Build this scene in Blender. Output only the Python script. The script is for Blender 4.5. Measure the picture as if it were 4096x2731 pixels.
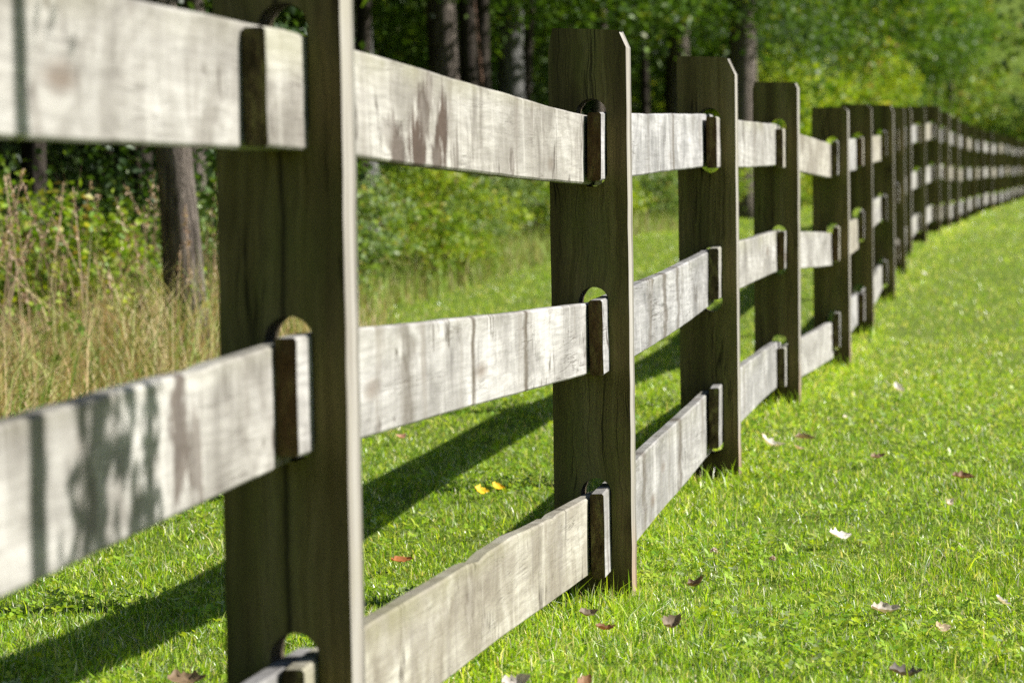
import bpy, bmesh, math, random
import numpy as np
from mathutils import Matrix, Vector

scene = bpy.context.scene
for o in list(bpy.data.objects):
    bpy.data.objects.remove(o, do_unlink=True)
COL = scene.collection

# ------------------------------------------------------------------ camera
LENS = 100.0
FPX = LENS / 36.0 * 4096.0
PITCH = math.atan((1365.5 - 690.0) / FPX)
ROLL = math.radians(0.85)
CAM_Z = 0.92
fwd = Vector((0, math.cos(PITCH), -math.sin(PITCH)))
r0 = Vector((1, 0, 0)); u0 = r0.cross(fwd)
rgt = r0 * math.cos(ROLL) - u0 * math.sin(ROLL)
upv = r0 * math.sin(ROLL) + u0 * math.cos(ROLL)
cam_data = bpy.data.cameras.new("camera")
cam = bpy.data.objects.new("camera", cam_data); COL.objects.link(cam)
m = Matrix.Identity(4)
for i in range(3):
    m[i][0] = rgt[i]; m[i][1] = upv[i]; m[i][2] = -fwd[i]
m[2][3] = CAM_Z
cam.matrix_world = m
cam_data.lens = LENS; cam_data.sensor_width = 36.0
cam_data.clip_start = 0.05; cam_data.clip_end = 1500
cam_data.dof.use_dof = True
cam_data.dof.focus_distance = 6.15
cam_data.dof.aperture_fstop = 6.3
scene.camera = cam

# ------------------------------------------------------------------ light
SUN_EL = math.radians(32.5)
SUN_ROT = math.atan2(0.991, 0.127)
world = bpy.data.worlds.new("World"); scene.world = world
world.use_nodes = True
wn = world.node_tree.nodes; wl = world.node_tree.links
sky = wn.new("ShaderNodeTexSky"); sky.sky_type = 'NISHITA'; sky.sun_disc = False
sky.sun_elevation = SUN_EL; sky.sun_rotation = SUN_ROT
sky.air_density = 1.0; sky.dust_density = 1.0; sky.ozone_density = 1.0
wl.new(sky.outputs[0], wn["Background"].inputs[0])
wn["Background"].inputs[1].default_value = 0.05
sun_data = bpy.data.lights.new("sun", 'SUN')
sun = bpy.data.objects.new("sun", sun_data); COL.objects.link(sun)
sun_data.energy = 5.0; sun_data.angle = math.radians(0.53); sun_data.color = (1.0, 0.965, 0.905)
sdir = Vector((math.sin(SUN_ROT) * math.cos(SUN_EL), math.cos(SUN_ROT) * math.cos(SUN_EL), math.sin(SUN_EL)))
sun.rotation_euler = sdir.to_track_quat('Z', 'Y').to_euler()
sun.location = sdir * 60

scene.view_settings.view_transform = 'Standard'
scene.view_settings.look = 'None'
scene.view_settings.exposure = 0.9
scene.view_settings.gamma = 1.0
scene.view_settings.use_curve_mapping = False
scene.render.engine = 'CYCLES'
scene.cycles.use_denoising = False
scene.cycles.max_bounces = 6
scene.cycles.diffuse_bounces = 4
scene.cycles.transmission_bounces = 4
scene.cycles.caustics_reflective = False
scene.cycles.caustics_refractive = False

# ------------------------------------------------------------------ helpers
def tag(o, label=None, cat=None, group=None, kind=None):
    if label: o["label"] = label
    if cat: o["category"] = cat
    if group: o["group"] = group
    if kind: o["kind"] = kind
    return o

def empty(name, loc=(0, 0, 0), rz=0.0):
    o = bpy.data.objects.new(name, None); COL.objects.link(o)
    o.location = loc; o.rotation_euler = (0, 0, rz); o.empty_display_size = 0.1
    return o

def link(name, mesh, parent=None, loc=None, rot=None):
    o = bpy.data.objects.new(name, mesh); COL.objects.link(o)
    if parent: o.parent = parent
    if loc is not None: o.location = loc
    if rot is not None: o.rotation_euler = rot
    return o

def tri_mesh(name, verts, tris, mat, cols=None, smooth=False):
    """mesh from numpy arrays of triangles, optional per-vertex colour"""
    me = bpy.data.meshes.new(name)
    verts = np.ascontiguousarray(verts, dtype=np.float32); tris = np.ascontiguousarray(tris, dtype=np.int32)
    me.vertices.add(len(verts)); me.vertices.foreach_set("co", verts.ravel())
    me.loops.add(tris.size); me.loops.foreach_set("vertex_index", tris.ravel())
    n = len(tris)
    me.polygons.add(n)
    me.polygons.foreach_set("loop_start", np.arange(0, n * 3, 3, dtype=np.int32))
    me.polygons.foreach_set("loop_total", np.full(n, 3, dtype=np.int32))
    if smooth:
        me.polygons.foreach_set("use_smooth", np.ones(n, dtype=bool))
    if cols is not None:
        a = me.color_attributes.new("Col", 'FLOAT_COLOR', 'POINT')
        c = np.ones((len(verts), 4), dtype=np.float32); c[:, :3] = cols
        a.data.foreach_set("color", c.ravel())
    me.materials.append(mat)
    me.update(calc_edges=True); me.validate()
    return me

def py_mesh(name, verts, faces, mats, midx=None, smooth=False):
    me = bpy.data.meshes.new(name)
    me.from_pydata([tuple(v) for v in verts], [], faces)
    for mt in (mats if isinstance(mats, (list, tuple)) else [mats]): me.materials.append(mt)
    if midx is not None: me.polygons.foreach_set("material_index", np.array(midx, dtype=np.int32))
    if smooth: me.polygons.foreach_set("use_smooth", np.ones(len(faces), dtype=bool))
    me.update(); return me

# ------------------------------------------------------------------ fence layout (metres; right front corner of every post)
POSTS = [(-0.667, 1.342, .07), (-0.219, 3.70, .07), (0.252, 6.165, .002), (0.660, 8.347, .025), (1.095, 10.856, .037),
         (1.603, 13.486, -.007), (1.971, 15.499, .034), (2.443, 18.118, .088), (2.937, 21.185, .142), (3.331, 23.640, .192),
         (3.816, 26.134, .249), (4.249, 28.147, .294)]
_tab = [(28.147, 4.249, .294), (35.0, 5.58, .25), (42.0, 6.99, .243), (54.0, 9.55, .231), (66.0, 12.12, .226), (80, 15.2, .21), (100, 19.7, .2)]
_y = 30.5
while _y < 92:
    POSTS.append((float(np.interp(_y, [t[0] for t in _tab], [t[1] for t in _tab])), _y, float(np.interp(_y, [t[0] for t in _tab], [t[2] for t in _tab]))))
    _y += 2.9
UF = np.array([.1865, .9825]); NF = np.array([.9825, -.1865])     # along the fence, to its right
ORG = np.array([-0.219, 3.70])

_gy = np.array([-60, 0, 1.3, 3.70] + [p[1] for p in POSTS[2:12]] + [35, 41, 54, 63, 100, 400])
_gz = np.array([.1, .1, .08, .06] + [p[2] for p in POSTS[2:12]] + [.25, .24, .23, .227, .2, .2])
_fx = np.linspace(-60, 400, 9200); _fz = np.interp(_fx, _gy, _gz)
_k = np.hanning(31); _k /= _k.sum(); _fz = np.convolve(np.pad(_fz, 15, mode='edge'), _k, mode='valid')

def perp_of(x, y): return (x - ORG[0]) * NF[0] + (y - ORG[1]) * NF[1]
def along_of(x, y): return (x - ORG[0]) * UF[0] + (y - ORG[1]) * UF[1]
def ground(x, y):
    x = np.asarray(x, float); y = np.asarray(y, float)
    p = perp_of(x, y); s = along_of(x, y)
    z = np.interp(s * .9825 + 3.7, _fx, _fz) - .016
    z = z + .012 * np.sin(x * 1.7 + y * .6) * np.clip(np.abs(p) / 1.0, 0, 1) + .02 * np.sin(x * .45 - y * .31) * np.clip(np.abs(p) / 3, 0, 1)
    w = np.clip((-p - 4.0) / 6.0, 0, 1)
    z = z + w * .12 * np.sin(x * 1.1) * np.cos(y * .9)
    z = z + np.clip(-p - 24, 0, 60) * .42 + np.clip(y - 112, 0, 60) * .4      # wooded slope behind
    return z
def gpt(perp, s):
    q = ORG + NF * perp + UF * s
    return float(q[0]), float(q[1])

# ------------------------------------------------------------------ materials
def new_mat(name):
    mt = bpy.data.materials.new(name); mt.use_nodes = True
    nt = mt.node_tree; b = nt.nodes["Principled BSDF"]
    return mt, nt, b

class NT:
    def __init__(s, nt): s.nt = nt; s.n = nt.nodes; s.l = nt.links
    def node(s, t, **kw):
        nd = s.n.new(t)
        for k, v in kw.items():
            if hasattr(nd, k): setattr(nd, k, v)
        return nd
    def put(s, sock, v):
        if hasattr(v, "is_output"): s.l.new(v, sock)
        elif v is not None: sock.default_value = v
    def mapping(s, vec, scale, loc=(0, 0, 0)):
        nd = s.node("ShaderNodeMapping"); s.put(nd.inputs["Vector"], vec); nd.inputs["Scale"].default_value = scale; s.put(nd.inputs["Location"], loc)
        return nd.outputs[0]
    def noise(s, vec, scale=1, detail=4, rough=.55, dist=0):
        nd = s.node("ShaderNodeTexNoise"); s.put(nd.inputs["Vector"], vec)
        nd.inputs["Scale"].default_value = scale; nd.inputs["Detail"].default_value = detail
        nd.inputs["Roughness"].default_value = rough; nd.inputs["Distortion"].default_value = dist
        return nd.outputs[0]
    def ramp(s, fac, stops, interp='LINEAR'):
        nd = s.node("ShaderNodeValToRGB"); s.put(nd.inputs[0], fac); cr = nd.color_ramp; cr.interpolation = interp
        while len(cr.elements) < len(stops): cr.elements.new(.5)
        for e, (p, c) in zip(cr.elements, stops):
            e.position = p; e.color = (c, c, c, 1) if not hasattr(c, "__len__") else (*c, 1)
        return nd.outputs[0]
    def mix(s, fac, a, b, mode='MIX'):
        nd = s.node("ShaderNodeMix", data_type='RGBA', blend_type=mode)
        s.put(nd.inputs[0], fac)
        for sock, v in ((nd.inputs[6], a), (nd.inputs[7], b)):
            if hasattr(v, "is_output"): s.l.new(v, sock)
            else: sock.default_value = (*v, 1)
        return nd.outputs[2]
    def math(s, op, a, b=None, c=None, clamp=False):
        nd = s.node("ShaderNodeMath", operation=op, use_clamp=clamp)
        for i, v in enumerate((a, b, c)):
            if v is not None: s.put(nd.inputs[i], v)
        return nd.outputs[0]
    def bump(s, h, strength=.5, dist=.01, nrm=None):
        nd = s.node("ShaderNodeBump"); s.put(nd.inputs["Height"], h)
        nd.inputs["Strength"].default_value = strength; nd.inputs["Distance"].default_value = dist
        if nrm is not None: s.l.new(nrm, nd.inputs["Normal"])
        return nd.outputs[0]
    def objvec(s, rnd=3.0):
        tc = s.node("ShaderNodeTexCoord"); oi = s.node("ShaderNodeObjectInfo")
        cb = s.node("ShaderNodeCombineXYZ")
        for i, k in enumerate((17.0, 29.0, 13.0)): s.l.new(s.math('MULTIPLY', oi.outputs["Random"], k * rnd), cb.inputs[i])
        va = s.node("ShaderNodeVectorMath", operation='ADD'); s.l.new(tc.outputs["Object"], va.inputs[0]); s.l.new(cb.outputs[0], va.inputs[1])
        return tc.outputs["Object"], va.outputs[0], oi.outputs["Random"]

def mat_post_face(name="post_face_wood", crack=False):
    mt, nt, b = new_mat(name); t = NT(nt); raw, v, rnd = t.objvec()
    sx = t.node("ShaderNodeSeparateXYZ"); t.l.new(raw, sx.inputs[0])
    warp = t.noise(t.mapping(v, (5, 5, 4)), 1, 3)
    gv = t.node("ShaderNodeVectorMath", operation='ADD'); t.l.new(v, gv.inputs[0])
    cw = t.node("ShaderNodeCombineXYZ"); t.l.new(t.math('MULTIPLY', warp, .06), cw.inputs[0]); t.l.new(cw.outputs[0], gv.inputs[1])
    grain = t.noise(t.mapping(gv.outputs[0], (85, 85, 1.8)), 1, 5, .65)
    fine = t.noise(t.mapping(gv.outputs[0], (330, 330, 12)), 1, 3, .65)
    band = t.noise(t.mapping(v, (17, 17, .55)), 1, 3, .5)
    blot = t.noise(t.mapping(v, (8, 8, 2.6)), 1, 5, .65)
    base = t.ramp(grain, [(.25, (.100, .074, .026)), (.5, (.185, .143, .054)), (.75, (.265, .210, .090))])
    base = t.mix(t.ramp(blot, [(.42, 0), (.66, .8)]), base, (.135, .138, .034))
    base = t.mix(t.ramp(band, [(.30, .75), (.52, 0)]), base, (.070, .051, .020))
    base = t.mix(t.ramp(band, [(.55, 0), (.75, .5)]), base, (.29, .235, .12))
    base = t.mix(t.ramp(fine, [(.50, 0), (.75, .5)]), base, (.05, .037, .018))
    vo = t.node("ShaderNodeTexVoronoi"); t.put(vo.inputs["Vector"], t.mapping(v, (6, 6, 3.4))); vo.inputs["Scale"].default_value = 1
    kn = t.ramp(vo.outputs["Distance"], [(.05, .85), (.10, .45), (.20, 0)])
    base = t.mix(kn, base, (.040, .026, .012))
    chk = t.noise(t.mapping(gv.outputs[0], (60, 60, 1.3)), 1, 2, .5)
    ckm = t.math('MULTIPLY', t.ramp(t.math('ABSOLUTE', t.math('SUBTRACT', chk, .5)), [(.004, 1), (.02, 0)]), t.ramp(t.noise(t.mapping(v, (12, 12, 3)), 1, 2), [(.52, 0), (.62, .75)]))
    if crack:
        wob = t.noise(t.mapping(v, (0, 0, 2.2)), 1, 4, .6)
        d = t.math('ABSOLUTE', t.math('ADD', sx.outputs[0], t.math('MULTIPLY', t.math('SUBTRACT', wob, .5), .03)))
        ckm = t.math('MAXIMUM', ckm, t.ramp(d, [(0.0, .85), (.0015, .6), (.006, 0)]))
    base = t.mix(ckm, base, (.014, .010, .006))
    # soil and splash at the foot
    base = t.mix(t.math('MULTIPLY', t.ramp(sx.outputs[2], [(.03, .8), (.17, 0)]), t.ramp(blot, [(.3, .4), (.6, 1)])), base, (.055, .040, .018))
    t.l.new(base, b.inputs["Base Color"]); b.inputs["Roughness"].default_value = .9; b.inputs["Specular IOR Level"].default_value = .2
    h = t.math('SUBTRACT', t.math('ADD', grain, t.math('MULTIPLY', fine, .6)), ckm)
    t.l.new(t.bump(h, .9, .006), b.inputs["Normal"])
    return mt

def mat_post_edge():
    mt, nt, b = new_mat("post_edge_wood"); t = NT(nt); raw, v, rnd = t.objvec()
    grain = t.noise(t.mapping(v, (70, 70, 2.2)), 1, 5, .6)
    blot = t.noise(t.mapping(v, (6, 6, 4)), 1, 4, .6)
    base = t.ramp(grain, [(.28, (.17, .15, .125)), (.5, (.285, .265, .235)), (.75, (.40, .385, .355))])
    base = t.mix(t.ramp(blot, [(.5, 0), (.75, .5)]), base, (.27, .25, .17))
    sx = t.node("ShaderNodeSeparateXYZ"); t.l.new(raw, sx.inputs[0])
    base = t.mix(t.ramp(sx.outputs[2], [(.02, .55), (.16, 0)]), base, (.30, .17, .08))     # splash-stained foot
    t.l.new(base, b.inputs["Base Color"]); b.inputs["Roughness"].default_value = .85; b.inputs["Specular IOR Level"].default_value = .25
    t.l.new(t.bump(grain, .8, .005), b.inputs["Normal"])
    return mt

def mat_rail(name, tone=1.0, warm=0.0, stains=(), bands=(), relief=.5, green=.25):
    """weathered plank: x runs along the plank, z up. stains: (x, z, rx, rz, strength); bands: (x, half width, strength)"""
    mt, nt, b = new_mat(name); t = NT(nt); raw, v, rnd = t.objvec()
    sx = t.node("ShaderNodeSeparateXYZ"); t.l.new(raw, sx.inputs[0]); X, Z = sx.outputs[0], sx.outputs[2]
    grain = t.noise(t.mapping(v, (7, 50, 110)), 1, 4, .6, .8)
    fine = t.noise(t.mapping(v, (90, 200, 300)), 1, 4, .7)
    blot = t.noise(t.mapping(v, (6.0, 9, 5.5)), 1, 6, .62, 1.0)
    cloud = t.noise(t.mapping(v, (2.2, 3, 7.0)), 1, 4, .55, .6)
    ribs = t.noise(t.mapping(v, (9.0, 1, 1.3)), 1, 6, .68, .25)
    wv = t.node("ShaderNodeTexWave", wave_type='RINGS', rings_direction='Y'); t.put(wv.inputs["Vector"], t.mapping(v, (.8, 1, 5.0)))
    wv.inputs["Scale"].default_value = 3.1; wv.inputs["Distortion"].default_value = 16; wv.inputs["Detail"].default_value = 4; wv.inputs["Detail Scale"].default_value = .8
    tone *= .98; warm = warm * .6 + .0
    a = tuple(c * tone for c in (.140 + .03 * warm, .130, .119 - .04 * warm)); c2 = tuple(c * tone for c in (.305 + .03 * warm, .291 + .005 * warm, .272 - .07 * warm)); c3 = tuple(c * tone for c in (.45 + .02 * warm, .437, .415 - .08 * warm))
    base = t.ramp(blot, [(.28, a), (.47, c2), (.66, c3)])
    base = t.mix(t.ramp(cloud, [(.35, .55), (.55, 0)]), base, tuple(c * 1.05 for c in a))
    base = t.mix(t.ramp(cloud, [(.52, 0), (.72, .7)]), base, tuple(c * 1.08 for c in c3))
    base = t.mix(t.math('MULTIPLY', t.ramp(grain, [(.35, 1), (.55, 0)]), .26), base, tuple(c * .8 for c in a))
    chk = t.noise(t.mapping(v, (2.6, 1, 70)), 1, 3, .5, .4)                       # drying checks along the plank
    ckm = t.math('MULTIPLY', t.ramp(t.math('ABSOLUTE', t.math('SUBTRACT', chk, .5)), [(.004, 1), (.016, 0)]), t.ramp(t.noise(t.mapping(v, (3, 3, 12)), 1, 2), [(.54, 0), (.64, .6)]))
    base = t.mix(ckm, base, (.06, .048, .038))
    vk = t.node("ShaderNodeTexVoronoi"); t.put(vk.inputs["Vector"], t.mapping(v, (1.7, 1, 5.5))); vk.inputs["Scale"].default_value = 1
    base = t.mix(t.ramp(vk.outputs["Distance"], [(.05, .8), (.13, 0)]), base, (.13 * tone, .095 * tone, .07 * tone))
    base = t.mix(t.math('MULTIPLY', t.math('MULTIPLY', t.ramp(wv.outputs["Fac"], [(.45, 0), (.95, 1)]), t.ramp(cloud, [(.35, .1), (.65, 1)])), .24), base, tuple(c * .75 for c in a))
    rib2 = t.noise(t.mapping(v, (38, 1, 3.2)), 1, 6, .72, .3)                     # short cross flecks and torn fibres
    base = t.mix(t.ramp(rib2, [(.60, 0), (.72, .55)]), base, tuple(c * .62 for c in a))
    base = t.mix(t.ramp(rib2, [(.28, .55), (.40, 0)]), base, tuple(c * 1.15 for c in c3))
    crk = t.noise(t.mapping(v, (7.5, 1, 1.7), (5, 2, 9)), 1, 4, .55, .3)          # thin cracks across the face
    crm = t.math('MULTIPLY', t.ramp(t.math('ABSOLUTE', t.math('SUBTRACT', crk, .5)), [(.004, 1), (.013, 0)]), t.ramp(t.noise(t.mapping(v, (4, 1, 9), (1, 5, 2)), 1, 3), [(.50, 0), (.60, .85)]))
    base = t.mix(crm, base, (.055, .043, .034))
    base = t.mix(t.ramp(ribs, [(.32, .85), (.45, 0)]), base, (.17 * tone, .15 * tone, .13 * tone))
    base = t.mix(t.ramp(ribs, [(.58, 0), (.74, .8)]), base, tuple(c * 1.12 for c in c3))
    base = t.mix(t.ramp(fine, [(.62, 0), (.78, .35)]), base, (.12, .10, .085))
    # algae tint along the upper edge
    gm = t.math('MULTIPLY', t.ramp(Z, [(.035, 0), (.078, 1)]), t.ramp(t.noise(t.mapping(v, (4, 6, 10)), 1, 4), [(.35, 0), (.6, 1)]))
    base = t.mix(t.math('MULTIPLY', gm, green), base, (.22, .215, .09))
    rag = t.noise(t.mapping(v, (30, 30, 11.0)), 1, 8, .74, .7); rag2 = t.noise(t.mapping(v, (21, 30, 9.0), (3, 1, 7)), 1, 7, .7, .6)
    for (x0, z0, rx, rz, st) in stains:
        dx = t.math('DIVIDE', t.math('SUBTRACT', X, x0), rx); dz = t.math('DIVIDE', t.math('SUBTRACT', Z, z0), rz)
        d = t.math('SQRT', t.math('ADD', t.math('MULTIPLY', dx, dx), t.math('MULTIPLY', dz, dz)))
        val = t.math('SUBTRACT', rag, t.math('MULTIPLY', d, .30))
        base = t.mix(t.math('MULTIPLY', t.ramp(t.math('SUBTRACT', rag2, t.math('MULTIPLY', d, .2)), [(.36, 0), (.44, .9)]), min(1, st)), base, tuple(c * 1.15 for c in c3))
        base = t.mix(t.math('MULTIPLY', t.ramp(val, [(.17, 0), (.31, 1)]), st), base, t.mix(rag2, (.010, .006, .004), (.10, .066, .048)))
    bh = None
    for (x0, hw, st) in bands:
        dx = t.math('ABSOLUTE', t.math('SUBTRACT', t.math('ADD', X, t.math('MULTIPLY', t.math('SUBTRACT', t.noise(t.mapping(v, (0, 0, 14)), 1, 3), .5), hw * 5)), x0))
        mk = t.math('MULTIPLY', t.ramp(t.math('DIVIDE', dx, hw * 3), [(.15, 1), (.5, 0)]), t.ramp(rag, [(.25, .3), (.55, 1)]))
        base = t.mix(t.math('MULTIPLY', mk, st), base, (.085, .068, .05))
        bh = mk if bh is None else t.math('MAXIMUM', bh, mk)
    t.l.new(base, b.inputs["Base Color"]); b.inputs["Roughness"].default_value = .8; b.inputs["Specular IOR Level"].default_value = .3
    n1 = t.bump(t.math('ADD', grain, t.math('MULTIPLY', fine, .8)), .45, .003)
    hh = t.math('ADD', t.math('MULTIPLY', ribs, 1.0), t.math('MULTIPLY', blot, .5))
    hh = t.math('ADD', t.math('SUBTRACT', hh, t.math('MULTIPLY', t.math('ADD', ckm, crm), .12)), t.math('MULTIPLY', rib2, -.25))
    if bh is not None: hh = t.math('SUBTRACT', hh, t.math('MULTIPLY', bh, .25))
    t.l.new(t.bump(hh, relief * .8, .02, n1), b.inputs["Normal"])
    return mt

def mat_rail_end():
    mt, nt, b = new_mat("rail_end_grain"); t = NT(nt); raw, v, rnd = t.objvec()
    g = t.noise(t.mapping(v, (60, 60, 25)), 1, 4, .6); k = t.noise(v, 190, 3)
    base = t.ramp(g, [(.3, (.030, .023, .010)), (.5, (.12, .095, .042)), (.70, (.27, .26, .085))])
    base = t.mix(t.ramp(rnd, [(.5, 0), (.95, .6)]), base, (.12, .062, .022))
    t.l.new(base, b.inputs["Base Color"]); b.inputs["Roughness"].default_value = .95; b.inputs["Specular IOR Level"].default_value = .1
    t.l.new(t.bump(t.math('ADD', g, k), 1.0, .016), b.inputs["Normal"])
    return mt

def mat_leafy(name, rough=.45, trans=.35, spec=.4, tcol=(1.0, 1.0, .55), back=None):
    """thin leaf or blade: per-blade colour from the mesh, light shines through"""
    mt, nt, b = new_mat(name); t = NT(nt)
    at = t.node("ShaderNodeAttribute", attribute_name="Col")
    t.l.new(at.outputs["Color"], b.inputs["Base Color"]); b.inputs["Roughness"].default_value = rough; b.inputs["Specular IOR Level"].default_value = spec
    tr = t.node("ShaderNodeBsdfTranslucent"); t.l.new(t.mix(1.0, at.outputs["Color"], tcol, 'MULTIPLY'), tr.inputs[0])
    ad = t.node("ShaderNodeMixShader"); ad.inputs[0].default_value = trans
    t.l.new(b.outputs[0], ad.inputs[1]); t.l.new(tr.outputs[0], ad.inputs[2])
    t.l.new(ad.outputs[0], nt.nodes["Material Output"].inputs[0])
    return mt

def mat_bark(name, dark, light, scale=1.0):
    mt, nt, b = new_mat(name); t = NT(nt); raw, v, rnd = t.objvec()
    g = t.noise(t.mapping(v, (26 * scale, 26 * scale, 5 * scale)), 1, 6, .65, .6)
    bl = t.noise(v, 3, 4)
    base = t.ramp(g, [(.32, dark), (.62, light)])
    base = t.mix(t.ramp(bl, [(.45, 0), (.75, .5)]), base, tuple(c * .6 for c in light))
    t.l.new(base, b.inputs["Base Color"]); b.inputs["Roughness"].default_value = .95; b.inputs["Specular IOR Level"].default_value = .1
    t.l.new(t.bump(g, 1.0, .10), b.inputs["Normal"])
    return mt

def mat_ground():
    mt, nt, b = new_mat("turf_and_litter"); t = NT(nt)
    tc = t.node("ShaderNodeTexCoord"); v = tc.outputs["Object"]
    at = t.node("ShaderNodeAttribute", attribute_name="Col")
    n1 = t.noise(v, 35, 5, .65); n2 = t.noise(v, 1.3, 4)
    turf = t.ramp(n1, [(.3, (.06, .085, .016)), (.55, (.15, .22, .03)), (.75, (.25, .32, .06))])
    turf = t.mix(t.ramp(n2, [(.4, 0), (.7, .4)]), turf, (.13, .16, .05))
    lit = t.ramp(n1, [(.3, (.018, .013, .008)), (.6, (.05, .035, .02)), (.8, (.09, .065, .035))])
    base = t.mix(at.outputs["Fac"], lit, turf)
    t.l.new(base, b.inputs["Base Color"]); b.inputs["Roughness"].default_value = .95; b.inputs["Specular IOR Level"].default_value = .05
    t.l.new(t.bump(n1, .8, .02), b.inputs["Normal"])
    return mt

M_SLOT = mat_bark('slot_wood', (.09, .068, .04), (.24, .20, .14), 2); M_FACE = mat_post_face(); M_FACE_CRACK = mat_post_face('post_face_wood_split', True); M_EDGE = mat_post_edge(); M_END = mat_rail_end()
M_RAILS = [mat_rail("rail_wood_pale", 1.0, 0, (), (), .5, .25), mat_rail("rail_wood_grey", .93, -.3, (), (), .7, .15),
           mat_rail("rail_wood_warm", .95, .8, ((1.6, -.03, .25, .05, .4),), (), .5, .3)]
M_GRASS = mat_leafy("grass_blade", .34, .45, .55, (1.0, 1.0, .4))
M_CLOVER = mat_leafy("clover_leaf", .4, .4, .45, (1.0, 1.0, .4))
M_DRY = mat_leafy("dry_stalk", .6, .3, .3, (1, .95, .7))
M_LEAF = mat_leafy("woodland_leaf", .48, .42, .32, (1.0, 1.0, .35))
M_DEAD = mat_leafy("dead_leaf", .6, .25, .3, (1, .8, .5))
M_BARK = mat_bark("bark_brown", (.045, .036, .03), (.26, .22, .19))
M_BARK2 = mat_bark("bark_grey", (.06, .058, .056), (.27, .265, .26))
M_BARKD = mat_bark('bark_dark', (.02, .016, .013), (.09, .075, .062))
M_TWIG = mat_bark("twig_bark", (.05, .035, .025), (.16, .12, .09), 3)
M_GROUND = mat_ground()

# ------------------------------------------------------------------ ground
def build_ground():
    ps = np.concatenate([-np.geomspace(400, 12, 26), np.linspace(-11, 11, 56), np.geomspace(12, 400, 24)])
    ss = np.concatenate([-np.geomspace(200, 6, 14), np.linspace(-5, 95, 202), np.geomspace(98, 700, 20)])
    Pg, Sg = np.meshgrid(ps, ss, indexing='ij')
    X = ORG[0] + NF[0] * Pg + UF[0] * Sg; Y = ORG[1] + NF[1] * Pg + UF[1] * Sg
    Z = ground(X, Y) - .004
    V = np.stack([X, Y, Z], -1).reshape(-1, 3)
    na, nb = Pg.shape; idx = np.arange(na * nb).reshape(na, nb)
    q = np.stack([idx[:-1, :-1], idx[1:, :-1], idx[1:, 1:], idx[:-1, 1:]], -1).reshape(-1, 4)
    T = np.concatenate([q[:, [0, 1, 2]], q[:, [0, 2, 3]]])
    c = np.clip((Pg + 4.0) / .8, 0, 1).reshape(-1)
    me = tri_mesh("ground", V, T, M_GROUND, np.stack([c, c, c], -1), True)
    o = link("ground", me); tag(o, kind="structure")
build_ground()

# ------------------------------------------------------------------ fence
PW, PT, PH = .165, .072, 1.22        # post width, thickness, height
SLOT_C = .008; SLOT_W = .067; SLOT_H = .191
SLOT_TOPS = (.250, .667, 1.075)

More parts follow.
